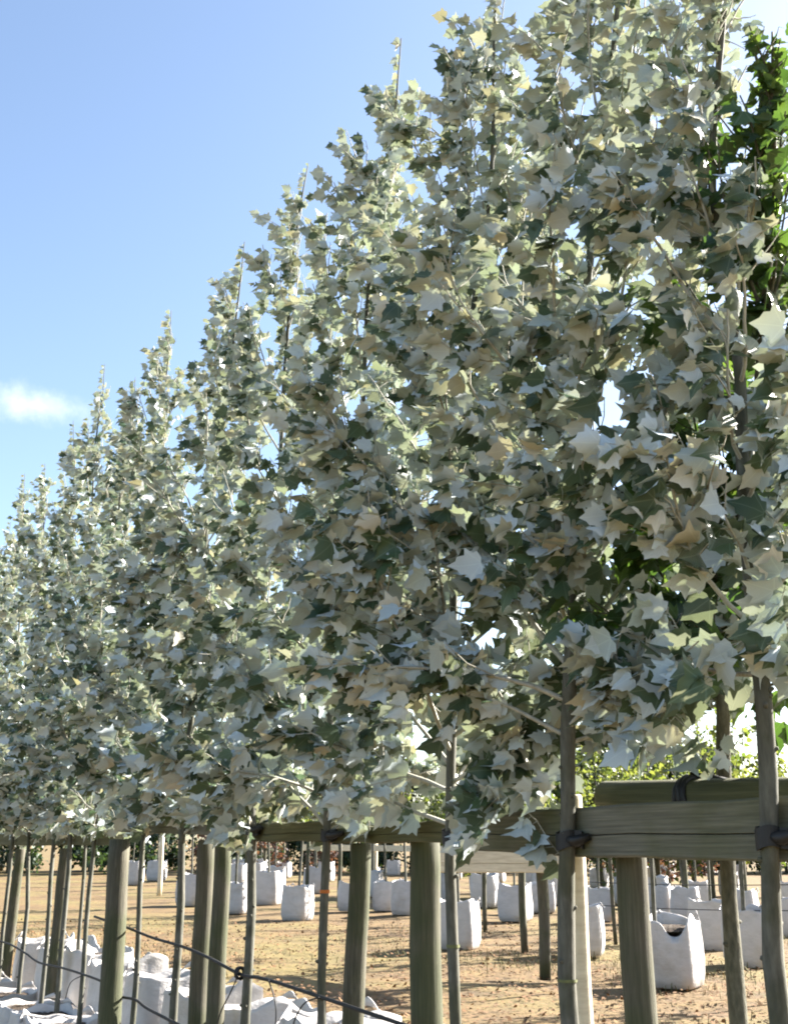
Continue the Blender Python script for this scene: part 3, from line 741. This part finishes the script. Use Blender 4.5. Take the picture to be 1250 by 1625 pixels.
# low soil-filled bags that hold the front trunks
LOW = bag_parts(.50, .46, 90, hh=.07)
lowlab = {11: 'low soil filled bag at the bottom left corner', 10: 'low soil filled bag round the second trunk from the left edge', 9: 'low soil filled bag round the third trunk from the left edge', 8: 'low soil filled bag round the curved leaning trunk'}
for i, T in enumerate(TREES):
    if abs(T['d'] - D) > .01: continue
    p = row_pt(D - .09, T['s'], 0)
    bag(p, ROW + rb.uniform(-.2, .2), lowlab.get(i, 'low soil filled bags below the bottom edge of the picture'), bag_parts(.46, .46, 200 + i, hh=.04, seg=64, cr=.5, handles=1, rim=soft_rim(i, .02)) if i in lowlab else LOW, group='low bags holding the front trunks')

# background bags, from where each one meets the ground in the photograph
def slump(th):
    a = (th + math.pi) % (2 * math.pi) - math.pi
    return .06 + .05 * math.cos(2 * (a - 2.2)) - .30 * math.exp(-((a + 1.15) / .42) ** 2) + .04 * math.exp(-((a + .35) / .4) ** 2)
bigbag = bag_parts(.66, .74, 301, rim=slump, seg=48, hh=.13)
BG = [(1071, 1566, 'big', 'large white bag with a slumped rim showing dark soil, right of the bare round post'),
      (1133, 1508, 0, 'white bag partly behind the dark mossy trunk, next behind the slumped bag'), (1186, 1534, 1, 'white bag standing left of the trunk nearest the right edge'),
      (727, 1506, 2, 'bright white bag right beside the trunk by the thickest post'), (924, 1516, 3, 'bright white bag peeping past the pale trunk on the widest board'),
      (472, 1461, 0, 'square white bag standing clear just left of the orange marked trunk'), (818, 1462, 1, 'grey shaded white bag seen under the pale rail'),
      (613, 1446, 2, 'small white bag right of the slim grey post'), (644, 1452, 3, 'small white bag just left of the thickest post'), (556, 1446, 1, 'small white bag behind the slim grey post'),
      (209, 1405, 2, 'far white bag right of the thick leaning post'), (248, 1398, 3, 'far white bag behind the pale thin stake'), (376, 1408, 0, 'far white bag between the paired posts and the pipe knot trunk'),
      (373, 1450, 2, 'grey shaded bag low between the paired posts and the pipe knot trunk'), (303, 1438, 1, 'small bag just left of the paired posts'),
      (424, 1436, 3, 'white bag behind and left of the square white bag'), (436, 1412, 2, 'far white bag right of the pipe knot trunk'), (405, 1402, 1, 'far white bag hidden partly by the pipe knot trunk'),
      (953, 1462, 0, 'white bag between the pale trunk and the bare round post'), (1090, 1470, 3, 'white bag behind the slumped bag'), (1243, 1456, 2, 'white bag at the right edge'),
      (770, 1440, 1, 'small white bag in the distance under the pale rail'), (868, 1436, 0, 'small white bag in the distance left of the trunk on the widest board'), (1180, 1478, 2, 'white bag behind the bag left of the trunk nearest the right edge'),
      (500, 1418, 3, 'far white bag behind the orange marked trunk'), (690, 1424, 0, 'far white bag behind the thickest post'), (1040, 1440, 1, 'far white bag behind the bare round post')]
BGP = []
for px, py, k, lab in BG:
    p = ground_hit(px, py)
    sc_ = 1.0 if p[1] < 30 else 1.15
    bag(p, rb.uniform(-.15, .15) - .22 - .25 * max(0, (px - 600) / 600), lab, bigbag if k == 'big' else BAGS[k], sc=(sc_ * rb.uniform(.94, 1.08), sc_ * rb.uniform(.94, 1.08), sc_ * rb.uniform(.92, 1.1)), group='white bags on the open ground')
    BGP.append((p, k))

# ------------------------------------------------------------------ background trees
def simple_tree_meshes(seed, height, zb, spread, leaf, mat, bark, temps, nb=16, dense=.55, r0=.03, shade=1.0, ang=(58, 26)):
    zz = np.linspace(0, height, 12); r = np.random.default_rng(seed); a, b = r.uniform(0, 6.28, 2)
    Q = np.stack([.03 * np.sin(zz * 1.3 + a) - .03 * math.sin(a), .03 * np.sin(zz * 1.6 + b) - .03 * math.sin(b), zz], -1)
    rad = r0 * (1 - zz / height) ** .8 + .004
    br, L = grow(seed, Q, rad, zb, spread=spread, nb=nb, leaf=leaf, dense=dense, wind=(-.4, .05, 0), face=(0, 0, 1), shade=shade, ang=ang)
    mb = MB(); mb.tube(Q, rad, 7)
    tm = mesh_from('trunk', mb.V, mb.Fc, bark)
    mb = MB()
    for bset in br: mb.tube(bset[0][0], bset[0][1], 4, caps=False)
    bm_ = mesh_from('limbs', mb.V, mb.Fc, bark)
    pos = np.array([l[0] for l in L]); Fm = frames(np.array([l[1] for l in L]), np.array([l[2] for l in L])); sz = np.array([l[3] for l in L])
    V, T, X = leaf_soup(pos, Fm, sz, r.integers(0, len(temps), len(L)), temps)
    return tm, bm_, tri_mesh('foliage', V, T, mat, xy=X)
ROWT = [simple_tree_meshes(400 + i, 4.3 + .3 * i, 1.75, .50, .12, M['row_leaf'], M['bark'], PLAIN, nb=22, dense=1.3) for i in range(3)]
def bg_tree(p, meshes, label, group, name, sc=1.0, rz=0.0, tilt=0):
    e = empty(name, tuple(p), rz); e.scale = (sc, sc, sc); setp(e, label, 'tree', group)
    link('trunk', meshes[0], e); l_ = link('limbs', meshes[1], e); l_['kind'] = 'stuff'
    f = link('foliage', meshes[2], e); f['kind'] = 'stuff'
    return e
for i, (p, k) in enumerate(BGP):
    q = p + np.array([0.0, 0.0, .3])
    if k == 'big': q = p + np.array([-.20, .02, .3])
    lab = ' '.join(('young green tree in the ' + BG[i][3]).split()[:16])
    bg_tree(q, ROWT[i % 3], lab, 'young green trees in the bags behind', 'young_tree', rb.uniform(.85, 1.08), rb.uniform(0, 6.28))
# further rows, each tree in its bag
cnt = 0
for d_, step, s_lo, s_hi in ((17.5, 4.5, 15, 40), (22, 3.4, 18, 62), (28, 3.0, 23, 80), (35, 3.6, 29, 90)):
    s_ = s_lo
    while s_ < s_hi:
        p = row_pt(d_ + rb.uniform(-.2, .2), s_ + rb.uniform(-.4, .4), 0); p[2] = float(terrain(p[0], p[1]))
        x_, y_, _ = project(p)
        if -40 < x_ < W + 60 and p[1] < 60 and not (x_ < 330 and rb.random() < .75):
            bag(p, -.25 + rb.uniform(-.3, .3), 'white bags in the distant rows, each with its young tree', BAGS[cnt % 4], sc=(1, 1, rb.uniform(.85, 1.1)), group='white bags of the distant rows')
            bg_tree(p + np.array([0, 0, .35]), ROWT[cnt % 3], 'young trees of the distant rows, thin trunk and green crown', 'young trees of the distant rows', 'young_tree', rb.uniform(.85, 1.1), rb.uniform(0, 6.28)); cnt += 1
        s_ += step * rb.uniform(.75, 1.3)

for d_, lo, hi, step in ((9.6, .5, 7.5, 2.6), (12.6, .5, 9.5, 3.0), (15.5, .5, 12.5, 3.4)):  # unseen bagged trees right of the frame, added to throw shadow bands over the ground
    s_ = lo
    while s_ < hi:
        p = row_pt(d_ + rb.uniform(-.2, .2), s_, 0); p[2] = float(terrain(p[0], p[1])); x_, y_, dd_ = project(p)
        if x_ > W + 70 or dd_ < 0:
            bag(p, -.25, 'unseen white bags under the added shadow casting trees past the right edge', BAGS[cnt % 4], group='bags past the right edge')
            bg_tree(p + np.array([0, 0, .35]), ROWT[cnt % 3], 'unseen young green trees added past the right edge to cast ground shadows', 'trees past the right edge', 'young_tree', rb.uniform(.85, 1.1), rb.uniform(0, 6.28)); cnt += 1
        s_ += step * rb.uniform(.8, 1.3)
# reddish trees and the dark treeline beyond
def crown_tree(seed, height, zb, rx, n, size, mat, bark, conic=False):
    r = np.random.default_rng(seed); nc = 26
    cz = zb + (height - zb) * r.random(nc) ** .8; f = (cz - zb) / (height - zb)
    rr_ = rx * (np.sqrt(np.clip(1 - (f * 1.6 - .6) ** 2, .05, 1)) if not conic else (1.05 - f)) * r.uniform(.2, 1.0, nc) ** .5
    th = r.uniform(0, 6.28, nc); cc = np.stack([rr_ * np.cos(th), rr_ * np.sin(th), cz], -1)
    pick = r.integers(0, nc, n); pos = cc[pick] + r.normal(0, 1, (n, 3)) * np.array([rx * .2, rx * .2, rx * .15])
    t = r.normal(0, 1, (n, 3)); nn = r.normal(0, .7, (n, 3)) + np.array([0, 0, 1.0])
    sz = size * r.uniform(.6, 1.4, n)
    V, T, X = leaf_soup(pos, frames(t, nn), sz, r.integers(0, len(PLAIN), n), PLAIN)
    mb = MB(); mb.tube([np.array([0, 0, -.2]), np.array([.05, 0, height * .4]), np.array([0, .05, height * .9])], [.028 * height, .02 * height, .006 * height], 7)
    tm = mesh_from('trunk', mb.V, mb.Fc, bark)
    mb = MB()
    for c in cc[::2]: mb.tube([np.array([0, 0, max(.2, c[2] * .55)]), c * np.array([.5, .5, .85]), c], [.011 * height, .007 * height, .003 * height], 4, caps=False)
    return tm, mesh_from('limbs', mb.V, mb.Fc, bark), tri_mesh('foliage', V, T, mat, xy=X)
RED = [crown_tree(600 + i, 3.0, .5, .9, 1100, .13, M['red_leaf'], M['rough_bark']) for i in range(2)]
for i, (px, py, lab) in enumerate([(336, 1398, 'reddish leaved tree left of the paired posts in the distance'), (418, 1396, 'reddish leaved tree right of the pipe knot trunk in the distance'), (508, 1398, 'reddish leaved tree behind the orange marked trunk in the distance'),
                                  (1062, 1408, 'reddish leaved tree behind the slumped bag in the distance'), (965, 1404, 'reddish leaved tree left of the bare round post in the distance'), (1100, 1404, 'reddish leaved tree right of the slumped bag in the distance')]):
    p = ground_hit(px, py); bg_tree(p, RED[i % 2], lab, 'reddish trees far behind', 'reddish_tree', rb.uniform(.85, 1.15), rb.uniform(0, 6))
LIME = [crown_tree(650 + i, 4.0, 1.0, 1.3, 4400, .14, M['row_leaf'], M['rough_bark']) for i in range(2)]
for i, (px, py, sc_, lab) in enumerate([(865, 1424, .95, 'yellow green bushy tree seen past the trunk on the widest board'), (955, 1428, 1.12, 'yellow green bushy tree above the cut end of the mossy log'), (1045, 1422, 1.2, 'yellow green bushy tree above the middle of the mossy log'),
                                       (1130, 1426, 1.1, 'yellow green bushy tree behind the dark mossy trunk'), (1215, 1424, .88, 'yellow green bushy tree behind the trunk nearest the right edge'), (760, 1420, 1.0, 'yellow green bushy tree above the left end of the widest board')]):
    bg_tree(ground_hit(px, py), LIME[i % 2], lab, 'yellow green trees behind', 'bushy_tree', sc_, rb.uniform(0, 6))
DARK = [crown_tree(700 + i, 6.0, .3, 2.3, 3600, .26, M['dark_leaf'], M['rough_bark'], conic=(i == 2)) for i in range(3)]
for i in range(44):
    x_ = -50 + i * 2.3 + rb.uniform(-.8, .8); y_ = 62 + rb.uniform(-2.5, 5)
    bg_tree((x_, y_, float(terrain(x_, y_)) - .1), DARK[i % 3], 'dark evergreen trees in the treeline closing the field', 'dark treeline trees', 'evergreen_tree', rb.uniform(.62, .92), rb.uniform(0, 6))

# ------------------------------------------------------------------ rear posts, stakes and pale rails
def stake(px, by, w_m, top_z, label, mat='post', group='posts and stakes standing behind'):
    p = ground_hit(px, by); mb = MB(); k = 5
    mb.tube([np.array([.01 * math.sin(i + px), 0, (top_z - p[2]) * i / k - .0]) for i in range(k + 1)], [w_m / 2] * (k + 1), 10, seed=int(px), rough=.06)
    o = mb.build('wooden_stake', M[mat]); o.location = tuple(p); setp(o, label, 'stake', group); return p
pA = stake(866, 1556, .15, 1.62, 'grey post under the right end of the pale rail', 'post')
pB = stake(832, 1512, .12, 1.75, 'slim brown post right of the shaded bag under the pale rail', 'post')
stake(770, 1480, .09, 1.8, 'thin brown stake left of the shaded bag under the pale rail')
stake(252, 1422, .16, 2.1, 'pale thin stake in front of a far white bag on the left', 'pale_rail')
stake(538, 1442, .11, 1.9, 'thin stake just right of the orange marked trunk')
stake(594, 1420, .20, 1.9, 'pale stake just right of the slim grey post', 'pale_rail')
stake(1092, 1470, .12, 2.2, 'thin brown stake behind the slumped bag')
stake(976, 1500, .07, 2.2, 'thin reddish stake just left of the bare round post')
stake(1186, 1470, .14, 2.2, 'brown stake left of the trunk nearest the right edge')
stake(390, 1404, .16, 2.2, 'far stake just left of the pipe knot trunk')
stake(487, 1425, .13, 2.1, 'far stake left of the orange marked trunk')
stake(1025, 1445, .10, 2.2, 'thin stake right of the bare round post')
dA = pA.dot(N)
board('pale_rail', dA - .20, (900, 1351, 1386), (690, 1347, 1385), .10, M['pale_rail'], 'pale sunlit rail seen under the widest board', 'rail', seed=21)
dB = ground_hit(594, 1420).dot(N)
board('pale_rail', dB - .15, (752, 1344, 1353), (478, 1340, 1350), .10, M['pale_rail'], 'thin pale rail in the distance behind the slim grey post', 'rail', seed=22)
# wires of the rear trellis on the right
for j, (ya, yb, lab) in enumerate([(1436, 1446, 'lower dark wire strung across the distant bags on the right'), (1400, 1404, 'upper dark wire strung across the distant trunks on the right')]):
    a = hit(930, ya, 13.0); b = hit(1290, yb, 13.0); mb = MB()
    mb.tube([a + (b - a) * i / 8 - np.array([0, 0, .03 * math.sin(math.pi * i / 8)]) - a for i in range(9)], [.007] * 9, 5)
    o = mb.build('wire', M['pipe']); o.location = tuple(a); setp(o, lab, 'wire')

# ------------------------------------------------------------------ black watering pipes
def smooth_path(P, n=6):
    P = [np.array(p) for p in P]; Q = []
    for i in range(len(P) - 1):
        p0, p1, p2, p3 = P[max(i - 1, 0)], P[i], P[i + 1], P[min(i + 2, len(P) - 1)]
        for k in range(n):
            t = k / n; Q.append(.5 * ((2 * p1) + (p2 - p0) * t + (2 * p0 - 5 * p1 + 4 * p2 - p3) * t * t + (3 * p1 - p0 - 3 * p2 + p3) * t ** 3))
    Q.append(P[-1]); return Q
def pipe(pts, d, r_, label, tubes, name='watering_pipe'):
    P = [hit(x, y, d) for x, y in pts]; o0 = P[0]
    e = empty(name, tuple(o0)); setp(e, label, 'pipe')
    mb = MB(); q = smooth_path([p - o0 for p in P]); mb.tube(q, [r_] * len(q), 8); mb.build('hose', M['pipe'], e)
    for t in tubes:
        q = smooth_path([hit(x, y, d - .015) - o0 for x, y in t]); mb = MB(); mb.tube(q, [.0035] * len(q), 6); mb.build('dripper_tube', M['pipe'], e)
    return e, o0
e, o0 = pipe([(150, 1455), (200, 1472), (240, 1488), (290, 1503), (330, 1520), (382, 1547), (410, 1552), (440, 1560), (500, 1580), (560, 1600), (610, 1617), (680, 1640), (760, 1662)], D - .03, .0085,
     'upper black watering pipe sagging to the bottom edge, knotted on a trunk',
     [[(378, 1548), (366, 1575), (350, 1608), (342, 1640)], [(426, 1556), (434, 1580), (438, 1605), (436, 1640)], [(506, 1584), (484, 1592), (468, 1618), (462, 1650)]])
c = hit(381, 1545, D - .03) - o0
for k in range(3):
    mb = MB(); pts = [c + U * (.012 * (k - 1)) + N * (.022 * math.cos(a)) + np.array([0, 0, .026 * math.sin(a)]) for a in np.linspace(0, 6.28, 13)]
    mb.tube(pts, [.007] * 13, 6, caps=False); mb.build('knot_loop', M['pipe'], e)
e, o0 = pipe([(-30, 1490), (10, 1497), (40, 1513), (62, 1528), (100, 1537), (132, 1547), (165, 1560), (185, 1580), (214, 1587), (232, 1600), (258, 1614), (285, 1628), (330, 1655)], D - .05, .0085,
     'lower black watering pipe running in front of the tall white bags', [[(130, 1549), (112, 1560), (104, 1585)], [(196, 1582), (188, 1600), (194, 1640)]])
